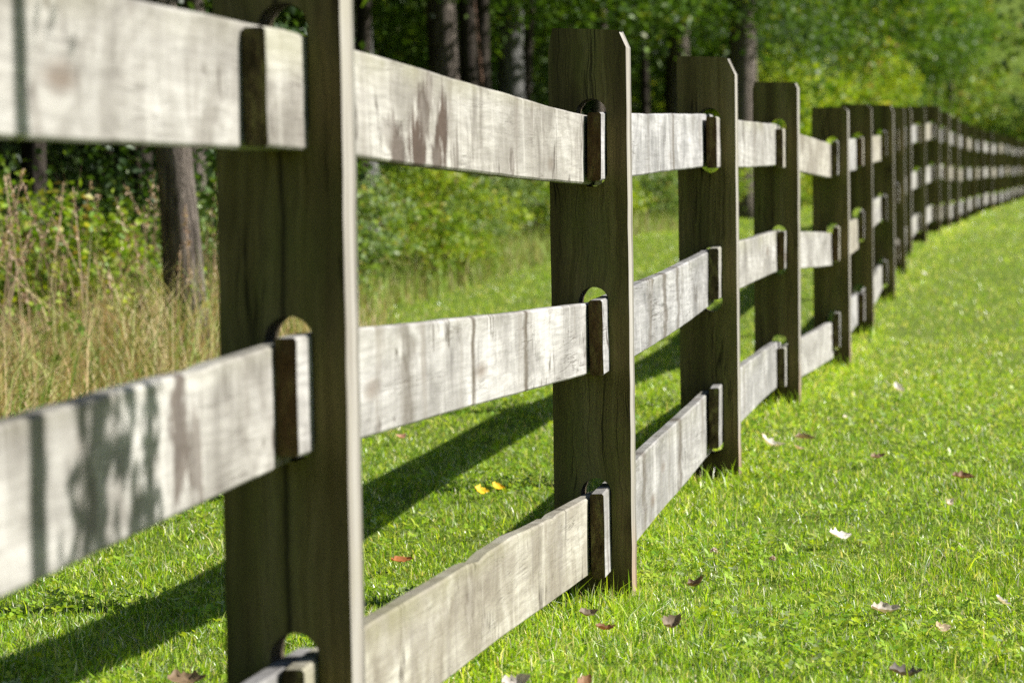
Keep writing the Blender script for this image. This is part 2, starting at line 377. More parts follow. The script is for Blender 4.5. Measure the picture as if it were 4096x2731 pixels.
def post_mesh(name, seed, rough=True, height=PH, ch_r=(.014, .036), ch_l=(.010, .040), face_mat=None):
    rg = random.Random(seed)
    hw = PW / 2; r = SLOT_W / 2
    jit = (lambda a: rg.uniform(-a, a)) if rough else (lambda a: 0)
    zs = [-.3] + [i * .05 for i in range(1, int((height - .06) / .05))]
    tilt_top = jit(.006)
    right = [(hw + jit(.0005), z) for z in zs] + [(hw, height - ch_r[1]), (hw - ch_r[0], height - .002)]
    left = [(-hw + jit(.0005), z) for z in zs] + [(-hw, height - ch_l[1]), (-hw + ch_l[0], height + tilt_top)]
    topm = [(SLOT_C, height - .001 + tilt_top * .5 + jit(.001))]
    # slot half outlines from bottom to top
    slots = []
    for zt in SLOT_TOPS:
        zc_t = zt - r; zc_b = zt - SLOT_H + r
        n = 8
        rt = [(SLOT_C + r * math.sin(a), zc_b - r * math.cos(a)) for a in [math.pi / 2 * k / n for k in range(0, n + 1)]] + \
             [(SLOT_C + r * math.cos(a), zc_t + r * math.sin(a)) for a in [math.pi / 2 * k / n for k in range(0, n + 1)]]
        slots.append([(x + jit(.0006), z) if 0 < k < 2 * n + 1 else (x, z) for k, (x, z) in enumerate(rt)])
    verts = []; faces = []; midx = []
    def add(p, y):
        verts.append((p[0], y, p[1])); return len(verts) - 1
    y0, y1 = -PT / 2, PT / 2
    def loop_pts(side):
        pts = []
        if side > 0:
            pts += [(SLOT_C, -.3)] + right + topm
        else:
            pts += [(SLOT_C, -.3)] + left + topm
        for sl in reversed(slots):
            s2 = sl if side > 0 else [(2 * SLOT_C - x, z) for x, z in sl]
            pts += list(reversed(s2))
        return pts
    cache = {}
    def vid(p, y):
        k = (round(p[0], 6), round(p[1], 6), round(y, 5))
        if k not in cache: cache[k] = add(p, y)
        return cache[k]
    for side in (1, -1):
        pts = loop_pts(side)
        fr = [vid(p, y0) for p in pts]; bk = [vid(p, y1) for p in pts]
        if side > 0: faces += [fr, list(reversed(bk))]
        else: faces += [list(reversed(fr)), bk]
        midx += [0, 0]
        outer = ([(SLOT_C, -.3)] + right + topm) if side > 0 else ([(SLOT_C, -.3)] + left + topm)
        for a, c in zip(outer[:-1], outer[1:]):
            q = [vid(a, y0), vid(a, y1), vid(c, y1), vid(c, y0)]
            faces.append(q if side < 0 else q[::-1]); midx.append(1)
        for sl in slots:
            s2 = sl if side > 0 else [(2 * SLOT_C - x, z) for x, z in sl]
            for a, c in zip(s2[:-1], s2[1:]):
                q = [vid(a, y0), vid(a, y1), vid(c, y1), vid(c, y0)]
                faces.append(q if side > 0 else q[::-1]); midx.append(2)
    me = py_mesh(name, verts, faces, [face_mat or M_FACE, M_EDGE, M_SLOT], midx)
    bm = bmesh.new(); bm.from_mesh(me)
    ed = [e for e in bm.edges if len(e.link_faces) == 2 and not (all(abs(q.co.x - SLOT_C) < SLOT_W / 2 + .003 for q in e.verts) and e.verts[0].co.z < height - .05) and e.link_faces[0].material_index != e.link_faces[1].material_index]
    bmesh.ops.bevel(bm, geom=ed, offset=.0028, offset_type='OFFSET', segments=1, affect='EDGES', material=1, clamp_overlap=False)
    bm.to_mesh(me); bm.free(); me.update()
    return me

def rail_mesh(name, L, z0, z1, h0, h1, mat, seed, thick=.0295, bow=0.0, twist=0.0, notches=(), ends=(0, 0), nseg=56):
    """plank from x=0 to x=L, local z about the mean height; z0,z1 centre height at both ends; notches: (x, width, dz on the top edge)"""
    rg = np.random.RandomState(seed)
    ph = rg.uniform(0, 6.28, 8)
    xs = np.linspace(0, L, nseg + 1)
    verts = []; nr = 12
    for x in xs:
        f = x / L
        zc = z0 + (z1 - z0) * f; h = h0 + (h1 - h0) * f
        wtop = .0014 * math.sin(2.1 * x + ph[0]) + .0005 * math.sin(7 * x + ph[1]) + .0003 * math.sin(19 * x + ph[2])
        wbot = .0014 * math.sin(1.8 * x + ph[3]) + .0005 * math.sin(6 * x + ph[4]) + .0003 * math.sin(21 * x + ph[5])
        for (nx, nw, dz) in notches: wtop += dz * math.exp(-((x - nx) / nw) ** 2)
        # ends are pared down a little so they fit the slot
        e = min(1.0, x / .10); e2 = min(1.0, (L - x) / .10)
        ta = ends[0] * (1 - e) + ends[1] * (1 - e2)
        zt = zc + h / 2 + wtop - ta; zb = zc - h / 2 + wbot
        yb = bow * math.sin(math.pi * f) + .0010 * math.sin(5 * x + ph[6])
        tw = twist * (f - .5)
        t2 = thick / 2; c = .0035
        ring = [(-t2, zt - c), (-t2 + c, zt), (t2 - c, zt + .0005), (t2, zt - c)] + \
               [(t2 + .0008 * math.sin(31 * x + 5 * k + ph[k % 8]), zt - c - (zt - zb - 2 * c) * k / 3) for k in (1, 2)] + \
               [(t2, zb + c), (t2 - c, zb), (-t2 + c, zb), (-t2, zb + c)] + \
               [(-t2, zt - c - (zt - zb - 2 * c) * k / 3) for k in (2, 1)]
        for (yy, zz) in ring:
            verts.append((x, yb - yy - tw * (zz - zc), zz))       # local -y is the lawn side
    faces = []; midx = []
    for i in range(nseg):
        for k in range(nr):
            a = i * nr + k; b2 = i * nr + (k + 1) % nr
            faces.append((a, b2, b2 + nr, a + nr)); midx.append(0)
    faces.append(tuple(range(nr))[::-1]); midx.append(1)
    faces.append(tuple(nseg * nr + k for k in range(nr))); midx.append(1)
    me = py_mesh(name, verts, [f[::-1] for f in faces], [mat, M_END], midx, False)
    return me

fence = empty("post_and_rail_fence", (POSTS[1][0], POSTS[1][1], POSTS[1][2]))
tag(fence, "weathered three-rail wooden fence with slotted plank posts running across the lawn", "fence")
FL = Vector(fence.location)

def post_centre(i):
    x, y, z = POSTS[i]
    c = np.array([x, y]) - NF * PW / 2 + UF * PT / 2
    return c, z
rg = random.Random(5)
far_mesh = [post_mesh("post_mesh_far", 77, False), post_mesh("post_mesh_far2", 78, True)]
for i in range(len(POSTS)):
    c, z = post_centre(i)
    if i == 0: me = post_mesh("post_mesh", 20)
    elif i < 9: me = post_mesh("post_mesh", 20 + i, True, PH + rg.uniform(-.012, .006), (.006 + .018 * rg.random(), .012 + .035 * rg.random()), (.002 + .006 * rg.random(), .004 + .02 * rg.random()))
    else: me = far_mesh[i % 2]
    if i == 1: me = post_mesh('post_mesh', 21, True, PH, face_mat=M_FACE_CRACK)
    if i == 2: me = post_mesh("post_mesh", 22, True, PH, (.015, .036), (.010, .042))
    if i == 3: me = post_mesh("post_mesh", 23, True, PH, (.022, .05), (.002, .01))
    yaw = math.atan2(-UF[0], UF[1]) + (rg.uniform(-.03, .03) if i > 2 else 0)
    o = link("post", me, fence, (c[0] - FL.x, c[1] - FL.y, z - FL.z), (0, rg.uniform(-.004, .004) if i > 3 else 0, yaw))
tag(fence.children[1], "near post with dark front face and pale sunlit edge, top out of the picture")
tag(fence.children[2], "sharp plank post with clipped corner and three slots, in focus")

# rails: (post index, row) -> top z at start and end above the local ground, height, material, protrusion toward the viewer
ROW_TOP = {'l': .222, 'm': .640, 't': 1.042}
SPEC = {(0, 't'): (1.055, 1.040, .153, .157), (0, 'm'): (.606, .634, .157, .160), (0, 'l'): (.214, .210, .155, .155),
        (1, 't'): (1.030, 1.036, .150, .148), (1, 'm'): (.641, .631, .155, .150), (1, 'l'): (.217, .214, .164, .168),
        (2, 't'): (1.046, 1.056, .146, .154), (2, 'm'): (.643, .660, .162, .162), (2, 'l'): (.230, .248, .186, .186),
        (3, 't'): (1.046, 1.050, .147, .156), (3, 'm'): (.668, .645, .150, .154), (3, 'l'): (.264, .222, .178, .172),
        (4, 't'): (1.033, 1.034, .151, .158), (4, 'm'): (.645, .616, .148, .155), (4, 'l'): (.202, .194, .153, .172),
        (5, 't'): (1.055, 1.040, .165, .165), (5, 'm'): (.650, .607, .165, .165), (5, 'l'): (.244, .200, .165, .165)}
PROT = {(1, 't'): .20, (1, 'm'): .075, (1, 'l'): .07, (2, 't'): .085, (2, 'm'): .090, (2, 'l'): .10, (3, 't'): .12, (3, 'm'): .10, (3, 'l'): .13}
near_mats = {
    (0, 't'): mat_rail("rail_wood_upper_near", 1.0, .15, (), ((2.16, .03, .25),), .45, .2),
    (0, 'm'): mat_rail("rail_wood_middle_near", 1.0, .15, ((1.99, .0, .035, .10, .85), (2.06, -.035, .035, .06, .7), (1.68, -.05, .03, .045, .6)), (), .5, .3),
    (1, 't'): mat_rail("rail_wood_upper_stained", .98, .25, ((.92, -.035, .07, .055, 1.0), (.97, .01, .05, .06, .8), (1.12, -.01, .05, .07, 1.0), (1.07, -.06, .05, .04, .9), (.77, -.045, .07, .045, .9), (.70, -.02, .05, .03, .5), (1.02, .045, .04, .035, .6), (1.75, -.06, .04, .03, .6)), ((1.45, .012, .3),), .5, .35),
    (1, 'm'): mat_rail("rail_wood_middle_pale", 1.08, -.1, (), ((.66, .045, .7), (1.20, .017, 1.0), (1.72, .020, 1.0)), .55, .1),
    (1, 'l'): mat_rail("rail_wood_lower_tan", .96, .75, ((1.16, .02, .05, .06, .35),), ((1.88, .010, .4),), .6, .35),
    (2, 't'): mat_rail("rail_wood_upper_grey", 1.05, -.4, (), ((.95, .02, .35), (1.5, .022, .8)), .5, .05),
    (2, 'm'): mat_rail("rail_wood_middle_ribbed", .92, -.4, (), ((1.05, .035, .75), (1.35, .035, .6), (.75, .03, .4)), 1.0, .1),
    (2, 'l'): mat_rail("rail_wood_lower_grey", .98, -.2, (), ((1.5, .03, .8), (.72, .04, .7)), .7, .15),
    (4, 't'): mat_rail("rail_wood_upper_rusty", .95, .6, ((1.6, -.06, .25, .05, .35),), (), .6, .1),
}
S_B = PW / 2 - .0585; S_A = PW / 2 - .0915          # plank centre offsets from the post centre, near end and far end
far_rail = {}
rg = random.Random(11)
for i in range(len(POSTS) - 1):
    ca, za = post_centre(i); cb, zb = post_centre(i + 1)
    for row in 'tml':
        a = ca + NF * S_B; b = cb + NF * S_A
        d = b - a; Ls = float(np.linalg.norm(d)); dn = d / Ls
        pr = PROT.get((i, row), rg.uniform(.07, .15)) + PT / 2; ex = rg.uniform(.09, .16)
        L = Ls + pr + ex
        yaw = math.atan2(dn[1], dn[0])
        if (i, row) in SPEC: t0, t1, h0, h1 = SPEC[(i, row)]
        else:
            t0 = ROW_TOP[row] + rg.uniform(-.02, .02); t1 = ROW_TOP[row] + rg.uniform(-.02, .02); h0 = h1 = rg.uniform(.148, .160)
        mid = (za + zb) / 2 + ROW_TOP[row] - .077
        c0 = za + t0 - h0 / 2 - mid; c1 = zb + t1 - h1 / 2 - mid
        sl = (c1 - c0) / Ls
        mt = near_mats.get((i, row), M_RAILS[rg.choice((0, 0, 1, 1, 2))])
        bow = {(2, 't'): .014, (2, 'm'): -.012, (1, 't'): .006}.get((i, row), rg.uniform(-.009, .009))
        notch = {(1, 'l'): ((1.16 + pr, .05, -.007), (1.95 + pr, .012, -.012), (1.5 + pr, .10, .004)), (0, 'm'): ((1.95 + pr, .05, -.004),)}.get((i, row), ())
        me = rail_mesh("rail_mesh", L, c0 - sl * pr, c1 + sl * ex, h0, h1, mt, 100 + i * 3 + ord(row), bow=bow, twist=rg.uniform(-.03, .03), notches=notch,
                       ends=(rg.uniform(0, .006), rg.uniform(.0, .010)), nseg=56 if i < 6 else 14)
        st = a - dn * pr
        o = link("rail", me, fence, (st[0] - FL.x, st[1] - FL.y, mid - FL.z), (0, 0, yaw))
        if (i, row) == (1, 't'): o["label"] = "upper rail with brown peeling stains between the two nearest posts"
        if (i, row) == (0, 'm'): o["label"] = "blurred near middle rail crossed by soft shadows"
        if (i, row) == (1, 'l'): o["label"] = "tan lower rail with a notched upper edge"

# ------------------------------------------------------------------ woodland: trunks, crowns, shrubs
NPR = np.random.RandomState(3)

def tube(pts, rad, n=10, seed=0, lump=.06):
    rg2 = np.random.RandomState(seed); V = []; F = []
    pts = [np.array(p, float) for p in pts]
    for i, (p, r) in enumerate(zip(pts, rad)):
        d = pts[min(i + 1, len(pts) - 1)] - pts[max(i - 1, 0)]; d /= np.linalg.norm(d)
        a = np.cross(d, (0, 1, 0) if abs(d[1]) < .9 else (1, 0, 0)); a /= np.linalg.norm(a); b = np.cross(d, a)
        for k in range(n):
            th = 2 * math.pi * k / n; rr = r * (1 + rg2.uniform(-lump, lump))
            V.append(p + a * rr * math.cos(th) + b * rr * math.sin(th))
    for i in range(len(pts) - 1):
        for k in range(n):
            F.append((i * n + k, i * n + (k + 1) % n, (i + 1) * n + (k + 1) % n, (i + 1) * n + k))
    F.append(tuple(range(n))[::-1]); F.append(tuple((len(pts) - 1) * n + k for k in range(n)))
    return V, F

def merge(parts):
    V = []; F = []
    for v, f in parts:
        o = len(V); V += list(v); F += [tuple(i + o for i in q) for q in f]
    return V, F

def leaf_arrays(rs, centres, size, palette, up=.45, face=None):
    """one folded leaf (two triangles) at every centre; palette: list of (weight, rgb)"""
    n = len(centres)
    nrm = rs.normal(size=(n, 3)); nrm[:, 2] += up * 2.2
    if face is not None: nrm += np.array(face)
    nrm /= np.linalg.norm(nrm, axis=1)[:, None]
    d = rs.normal(size=(n, 3)); d[:, 2] -= .25; d -= (d * nrm).sum(1)[:, None] * nrm; d /= np.linalg.norm(d, axis=1)[:, None]
    w = np.cross(nrm, d)
    L = size * rs.uniform(.6, 1.25, n); W = L * rs.uniform(.5, .75, n)
    base = centres - d * L[:, None] * .5; tip = centres + d * L[:, None] * .5
    lf = centres - d * (L * .05)[:, None] + w * (W * .5)[:, None] + nrm * (W * .14)[:, None]
    rt = centres - d * (L * .05)[:, None] - w * (W * .5)[:, None] + nrm * (W * .14)[:, None]
    V = np.stack([base, rt, tip, lf], 1).reshape(-1, 3)
    i0 = np.arange(n) * 4
    T = np.concatenate([np.stack([i0, i0 + 1, i0 + 2], 1), np.stack([i0, i0 + 2, i0 + 3], 1)])
    wts = np.array([p[0] for p in palette], float); wts /= wts.sum(); cols = np.array([p[1] for p in palette])
    c = cols[rs.choice(len(palette), n, p=wts)] * rs.uniform(.75, 1.25, (n, 1))
    return V, T, np.repeat(c, 4, axis=0)

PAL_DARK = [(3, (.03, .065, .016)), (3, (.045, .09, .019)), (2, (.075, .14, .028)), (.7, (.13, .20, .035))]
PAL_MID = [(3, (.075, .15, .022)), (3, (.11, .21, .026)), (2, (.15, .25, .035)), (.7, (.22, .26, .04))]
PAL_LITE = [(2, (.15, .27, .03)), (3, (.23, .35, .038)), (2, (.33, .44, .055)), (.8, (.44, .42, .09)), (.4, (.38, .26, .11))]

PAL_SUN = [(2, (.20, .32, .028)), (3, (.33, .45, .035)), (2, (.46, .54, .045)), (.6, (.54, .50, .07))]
PAL_SAGE = [(3, (.22, .32, .11)), (2, (.32, .41, .18)), (1, (.14, .24, .06)), (.5, (.34, .30, .14))]

def clumps(rs, k, rx, ry, rz, zc, leaves, spread, shell=.35, dome=False):
    """leaf centres in k clumps spread through an ellipsoid, with gaps between"""
    d = rs.normal(size=(k, 3)); d /= np.linalg.norm(d, axis=1)[:, None]
    if dome: d[:, 2] = np.abs(d[:, 2]) ** 1.5
    r = (shell + (1 - shell) * rs.uniform(0, 1, k)) ** (1 / 1.6)
    cc = d * r[:, None] * np.array([rx, ry, rz]) + np.array([0, 0, zc])
    per = rs.randint(int(leaves * .5), int(leaves * 1.5) + 1, k)
    out = [c + rs.normal(size=(n, 3)) * spread * np.array([1, 1, .65]) for c, n in zip(cc, per)]
    return cc, np.concatenate(out)

def shrub_proto(seed, rx, rz, nclump, leaves, size, pal, spread):
    rs = np.random.RandomState(seed)
    cc, ctr = clumps(rs, nclump, rx, rx, rz, rz * 1.02, leaves, spread)
    ctr = ctr[ctr[:, 2] > .03]
    V, T, C = leaf_arrays(rs, ctr, size, pal)
    fol = tri_mesh("shrub_foliage", V, T, M_LEAF, C)
    parts = []
    for c in cc[rs.permutation(len(cc))[:9]]:
        b = np.array([rs.uniform(-.08, .08), rs.uniform(-.08, .08), -.05])
        mid = (b + c) / 2 + rs.normal(size=3) * .08 * rx
        parts.append(tube([b, mid, c], [.012 + .006 * rz, .009 + .003 * rz, .004], 5, seed))
    v, f = merge(parts)
    return fol, py_mesh("shrub_stems", v, f, M_TWIG)

def crown_proto(seed, R, H0, H1, nclump, leaves, size, pal, spread):
    rs = np.random.RandomState(seed)
    rz = (H1 - H0) / 2
    cc, ctr = clumps(rs, nclump, R, R, H1 - H0, H0, leaves, spread, .2, True)
    V, T, C = leaf_arrays(rs, ctr, size, pal)
    return tri_mesh("crown_foliage", V, T, M_LEAF, C), cc

def trunk_mesh(seed, r, H, lean, mat, targets=(), n=12, bend=.12):
    rs = np.random.RandomState(seed)
    k = 14; pts = []; rad = []
    for i in range(k + 1):
        f = i / k; z = -.25 + f * (H + .25)
        wob = bend * np.array([math.sin(2.4 * f * 3 + seed), math.cos(1.9 * f * 3 + seed * 1.7)]) * f
        pts.append((lean[0] * max(z, 0) + wob[0], lean[1] * max(z, 0) + wob[1], z)); rad.append(r * (1.25 if i == 0 else (1.08 if i == 1 else 1 - .75 * f)))
    parts = [tube(pts, rad, n, seed, .05)]
    for tg in targets:
        i = rs.randint(6, 12); p = np.array(pts[i]); q = np.array(tg); mid = (p * .5 + q * .5) + np.array([0, 0, .15])
        parts.append(tube([p, mid, q], [rad[i] * .45, rad[i] * .28, .012], 6, seed + i))
    v, f = merge(parts)
    return py_mesh("trunk_mesh", v, f, mat, None, True)

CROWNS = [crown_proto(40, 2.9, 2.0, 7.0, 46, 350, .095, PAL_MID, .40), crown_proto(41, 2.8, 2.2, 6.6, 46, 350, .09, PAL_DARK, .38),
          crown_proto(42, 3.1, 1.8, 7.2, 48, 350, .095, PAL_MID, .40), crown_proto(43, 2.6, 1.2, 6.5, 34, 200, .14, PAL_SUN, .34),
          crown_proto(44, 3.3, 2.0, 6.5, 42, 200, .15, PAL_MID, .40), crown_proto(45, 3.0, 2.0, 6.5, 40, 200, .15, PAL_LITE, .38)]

def tree(perp, s, r, H, lean, ci, mat, label, group=None, seed=1, scale=1.0, xy=None, crown_dz=0.0, limbs=True):
    x, y = gpt(perp, s) if xy is None else xy
    z = float(ground(x, y))
    o = empty("woodland_tree", (x, y, z), 0)
    fol, cc = CROWNS[ci]
    rot = (seed * 1.37) % 6.28
    rs = np.random.RandomState(seed)
    cs, sn = math.cos(rot), math.sin(rot)
    tg = [((c[0] * cs - c[1] * sn) * scale, (c[0] * sn + c[1] * cs) * scale, c[2] * scale + crown_dz) for c in cc[rs.permutation(len(cc))[:7]] if c[2] > 3.2] if limbs else []
    link("trunk", trunk_mesh(seed, r, H, lean, mat, tg), o)
    cr = link("crown", fol, o, (0, 0, crown_dz), (0, 0, rot)); cr.scale = (scale,) * 3
    tag(o, label, "tree", group)
    return o

# trees one can pick out
tree(0, 0, .095, 7, (-.072, 0), 0, M_BARK, "slim tree with rough sunlit bark standing in tall dry grass left of the nearest post", None, 101, 1.0, (-1.475, 13.0), 1.2)
tree(0, 0, .21, 8, (.01, 0), 1, M_BARK2, "grey-barked tree just right of the nearest post, behind the stained upper rail", None, 102, 1.0, (-1.40, 25.8), 1.0)
t3 = tree(0, 0, .20, 9, (-.01, 0), 2, M_BARK, "dark tree with a reddish climbing stem beside it, behind the stained upper rail", None, 103, 1.0, (-.62, 29.5), 1.3)
vv, vf = tube([(.40, -.1, 0), (.42, -.1, 1.0), (.34, -.14, 1.6), (.27, -.18, 2.4), (.2, -.1, 4)], [.03, .028, .026, .024, .015], 6, 4)
link("climbing_stem", py_mesh("climbing_stem", vv, vf, mat_bark("reddish_vine_bark", (.11, .06, .04), (.24, .15, .11), 2)), t3)
tree(0, 0, .19, 8, (.0, 0), 0, M_BARK2, "grey trunk just left of the sharp post with the clipped corner", None, 104, 1.0, (.06, 33.2), 1.3)
tree(0, 0, .19, 9, (.01, 0), 1, M_BARK, "dark trunk rising behind the third post from the left", None, 105, 1.0, (2.45, 41.5), 1.9)
tree(0, 0, .24, 9, (.0, 0), 2, M_BARK, "thick dark trunk close behind the fourth post from the left", None, 106, 1.0, (3.22, 39.5), 1.9)

# the rest of the wood: edge trees, then deeper rows
rg = random.Random(21)
edge_lab = ["leafy edge tree with sunlit crown hanging over the far fence", "dark trunk in the shade of the wood behind the shrubs"]
k = 0
for row, (p0, p1, step) in enumerate(((-4.6, -5.6, 2.7), (-8.0, -10.0, 3.4), (-13, -16, 4.6))):
    s = 2.0 + row * 1.3
    while s < 104:
        k += 1
        pp = rg.uniform(p1, p0); ss = s + rg.uniform(-1, 1)
        if row == 0 and ss > 50: pp += .5
        if row == 0 and 52 < ss < 95 and rg.random() < .35: s += step; continue
        x, y = gpt(pp, ss)
        lite = row == 0 and ss > 50
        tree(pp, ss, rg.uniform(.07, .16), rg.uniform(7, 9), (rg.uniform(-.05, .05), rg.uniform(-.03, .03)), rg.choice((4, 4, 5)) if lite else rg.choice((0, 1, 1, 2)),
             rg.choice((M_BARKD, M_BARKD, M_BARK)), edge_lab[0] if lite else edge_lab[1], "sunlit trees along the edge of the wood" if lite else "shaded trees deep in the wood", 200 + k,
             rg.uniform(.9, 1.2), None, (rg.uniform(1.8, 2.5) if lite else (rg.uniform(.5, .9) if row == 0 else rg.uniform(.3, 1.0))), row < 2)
        s += step
for q in range(9):
    xx = 8 + q * 4.2 + rg.uniform(-1, 1); yy = 104 + rg.uniform(-3, 5)
    k += 1
    tree(0, 0, .16, 8, (0, 0), rg.choice((3, 5, 5)), M_BARK, "far tree closing the lawn at the end of the fence", "trees beyond the far end of the fence", 200 + k, 1.35, (xx, yy), -1.6)

SH = {'low': [shrub_proto(60 + q, .62, .46, 34, 90, .048, (PAL_LITE, PAL_SUN, PAL_LITE, PAL_SAGE)[q], .085) for q in range(4)],
      'mid': [shrub_proto(70 + q, .85, .85, 40, 95, .062, PAL_MID, .17) for q in range(3)],
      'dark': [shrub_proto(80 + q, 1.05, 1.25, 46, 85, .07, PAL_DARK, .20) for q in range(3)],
      'tall': [shrub_proto(90 + q, 1.25, 1.7, 30, 130, .12, (PAL_MID, PAL_SUN, PAL_LITE)[q], .25) for q in range(3)]}
def shrub(kind, perp, s, sc, label, group=None, xy=None, var=None):
    x, y = gpt(perp, s) if xy is None else xy
    o = empty("shrub", (x, y, float(ground(x, y))), rg.uniform(0, 6.28))
    f, st = SH[kind][rg.randrange(len(SH[kind])) if var is None else var]
    a = link("foliage", f, o); b = link("stems", st, o)
    o.scale = (sc, sc, sc * rg.uniform(.9, 1.1))
    tag(o, label, "shrub", group)
    return o
shrub('low', 0, 0, 1.05, "bright green leafy shrub at the far left behind the dry grass", None, (-2.30, 13.6), 0)
shrub('low', 0, 0, .8, "small green shrub at the foot of the slim tree, on its left", None, (-1.95, 14.2), 1)
shrub('dark', 0, 0, .8, "dark shrub in shade behind the slim tree", None, (-1.7, 15.2), 0)
shrub('tall', 0, 0, .9, "yellow-green sunlit shrub seen between the fourth and fifth posts", None, (4.6, 50.0), 1)
s = 5.0
while s < 90:
    step = .7 if s < 30 else 1.6
    if not (s < 12 and rg.random() < .7): shrub('low', rg.uniform(-4.5, -3.5), s + rg.uniform(-.4, .4), rg.choice((.45, .6, .8, .95, 1.1)) if s < 30 else rg.uniform(.7, 1.4), "low sunlit shrub along the edge of the mown grass", "low shrubs edging the mown strip")
    s += step
s = 5.5
while s < 95:
    kd = 'mid' if s < 46 else ('tall' if rg.random() < .75 else 'mid')
    shrub(kd, rg.uniform(-6.2, -5.0) if s < 46 else rg.uniform(-4.6, -3.5), s + rg.uniform(-.5, .5), rg.uniform(.4, .7) if s < 46 else rg.uniform(.85, 1.3), "mid-height leafy shrub behind the low edge shrubs" if kd == 'mid' else "tall leafy shrub at the wood edge along the far fence",
          "mid-height shrubs of the wood edge" if kd == 'mid' else "tall shrubs along the far fence")
    s += 4.5 if s < 46 else 2.2
s = 5
while s < 100:
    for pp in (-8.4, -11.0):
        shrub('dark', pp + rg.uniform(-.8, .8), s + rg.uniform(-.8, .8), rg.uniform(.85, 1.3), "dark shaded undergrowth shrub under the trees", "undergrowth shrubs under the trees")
    s += 2.6

def far_wood():
    rs = np.random.RandomState(9)
    n = 52000
    p = -rs.uniform(12.5, 30, n); s = rs.uniform(0, 135, n); z = rs.uniform(0, 1, n) ** 1.2 * 11
    x = ORG[0] + NF[0] * p + UF[0] * s; y = ORG[1] + NF[1] * p + UF[1] * s
    x2 = rs.uniform(-10, 60, 9000); y2 = rs.uniform(108, 122, 9000); z2 = rs.uniform(0, 1, 9000) * 12
    x = np.concatenate([x, x2]); y = np.concatenate([y, y2]); z = np.concatenate([z, z2])
    cen = np.stack([x, y, ground(x, y) + z], 1)
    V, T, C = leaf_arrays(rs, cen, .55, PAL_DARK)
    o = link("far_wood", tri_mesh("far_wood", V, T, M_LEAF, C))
    tag(o, "dense dark foliage of the wood far behind the fence", "foliage", None, "stuff")
far_wood()

# ------------------------------------------------------------------ grass
def blades(rs, x, y, h, w, cols, mat, name, lean=.5, segs=2, z0=None):
    n = len(x); z = ground(x, y) if z0 is None else z0
    th = rs.uniform(0, 2 * math.pi, n); ph = rs.uniform(0, 2 * math.pi, n)
    dx, dy = np.cos(th) * w * .5, np.sin(th) * w * .5
    ln = np.abs(rs.normal(0, lean, n)); lx, ly = np.cos(ph) * ln * h, np.sin(ph) * ln * h
    b = np.stack([x, y, z - .006], 1); up = np.array([0, 0, 1.0])
    wv = np.stack([dx, dy, np.zeros(n)], 1)
    hh = h / np.sqrt(1 + .35 * ln * ln)
    if segs == 2:
        m1 = b + np.stack([lx * .35, ly * .35, hh * .6], 1); tp = b + np.stack([lx, ly, hh], 1)
        V = np.stack([b - wv, b + wv, m1 - wv * .8, m1 + wv * .8, tp], 1).reshape(-1, 3); i0 = np.arange(n) * 5
        T = np.concatenate([np.stack([i0, i0 + 1, i0 + 3], 1), np.stack([i0, i0 + 3, i0 + 2], 1), np.stack([i0 + 2, i0 + 3, i0 + 4], 1)])
        C = np.repeat(cols, 5, axis=0)
    else:
        tp = b + np.stack([lx, ly, hh], 1)
        V = np.stack([b - wv, b + wv, tp], 1).reshape(-1, 3); i0 = np.arange(n) * 3
        T = np.stack([i0, i0 + 1, i0 + 2], 1); C = np.repeat(cols, 3, axis=0)
    return V, T, C

def pick(rs, n, pal, var=.22):
    wts = np.array([p[0] for p in pal], float); wts /= wts.sum(); cols = np.array([p[1] for p in pal])
    return cols[rs.choice(len(pal), n, p=wts)] * rs.uniform(1 - var, 1 + var, (n, 1))

def vnoise(x, y, sc, seed):
    rs = np.random.RandomState(seed); g = rs.uniform(0, 1, (64, 64))
    u = (x / sc) % 64; v = (y / sc) % 64; i = np.floor(u).astype(int); j = np.floor(v).astype(int); a = u - i; b = v - j
    a = a * a * (3 - 2 * a); b = b * b * (3 - 2 * b)
    i1 = (i + 1) % 64; j1 = (j + 1) % 64; i %= 64; j %= 64
    return (g[i, j] * (1 - a) + g[i1, j] * a) * (1 - b) + (g[i, j1] * (1 - a) + g[i1, j1] * a) * b

PAL_GRASS = [(3, (.275, .46, .028)), (3, (.385, .56, .034)), (2.2, (.12, .27, .022)), (1.6, (.50, .63, .055)), (.8, (.60, .54, .28)), (1.1, (.46, .55, .34)), (.9, (.78, .76, .60))]

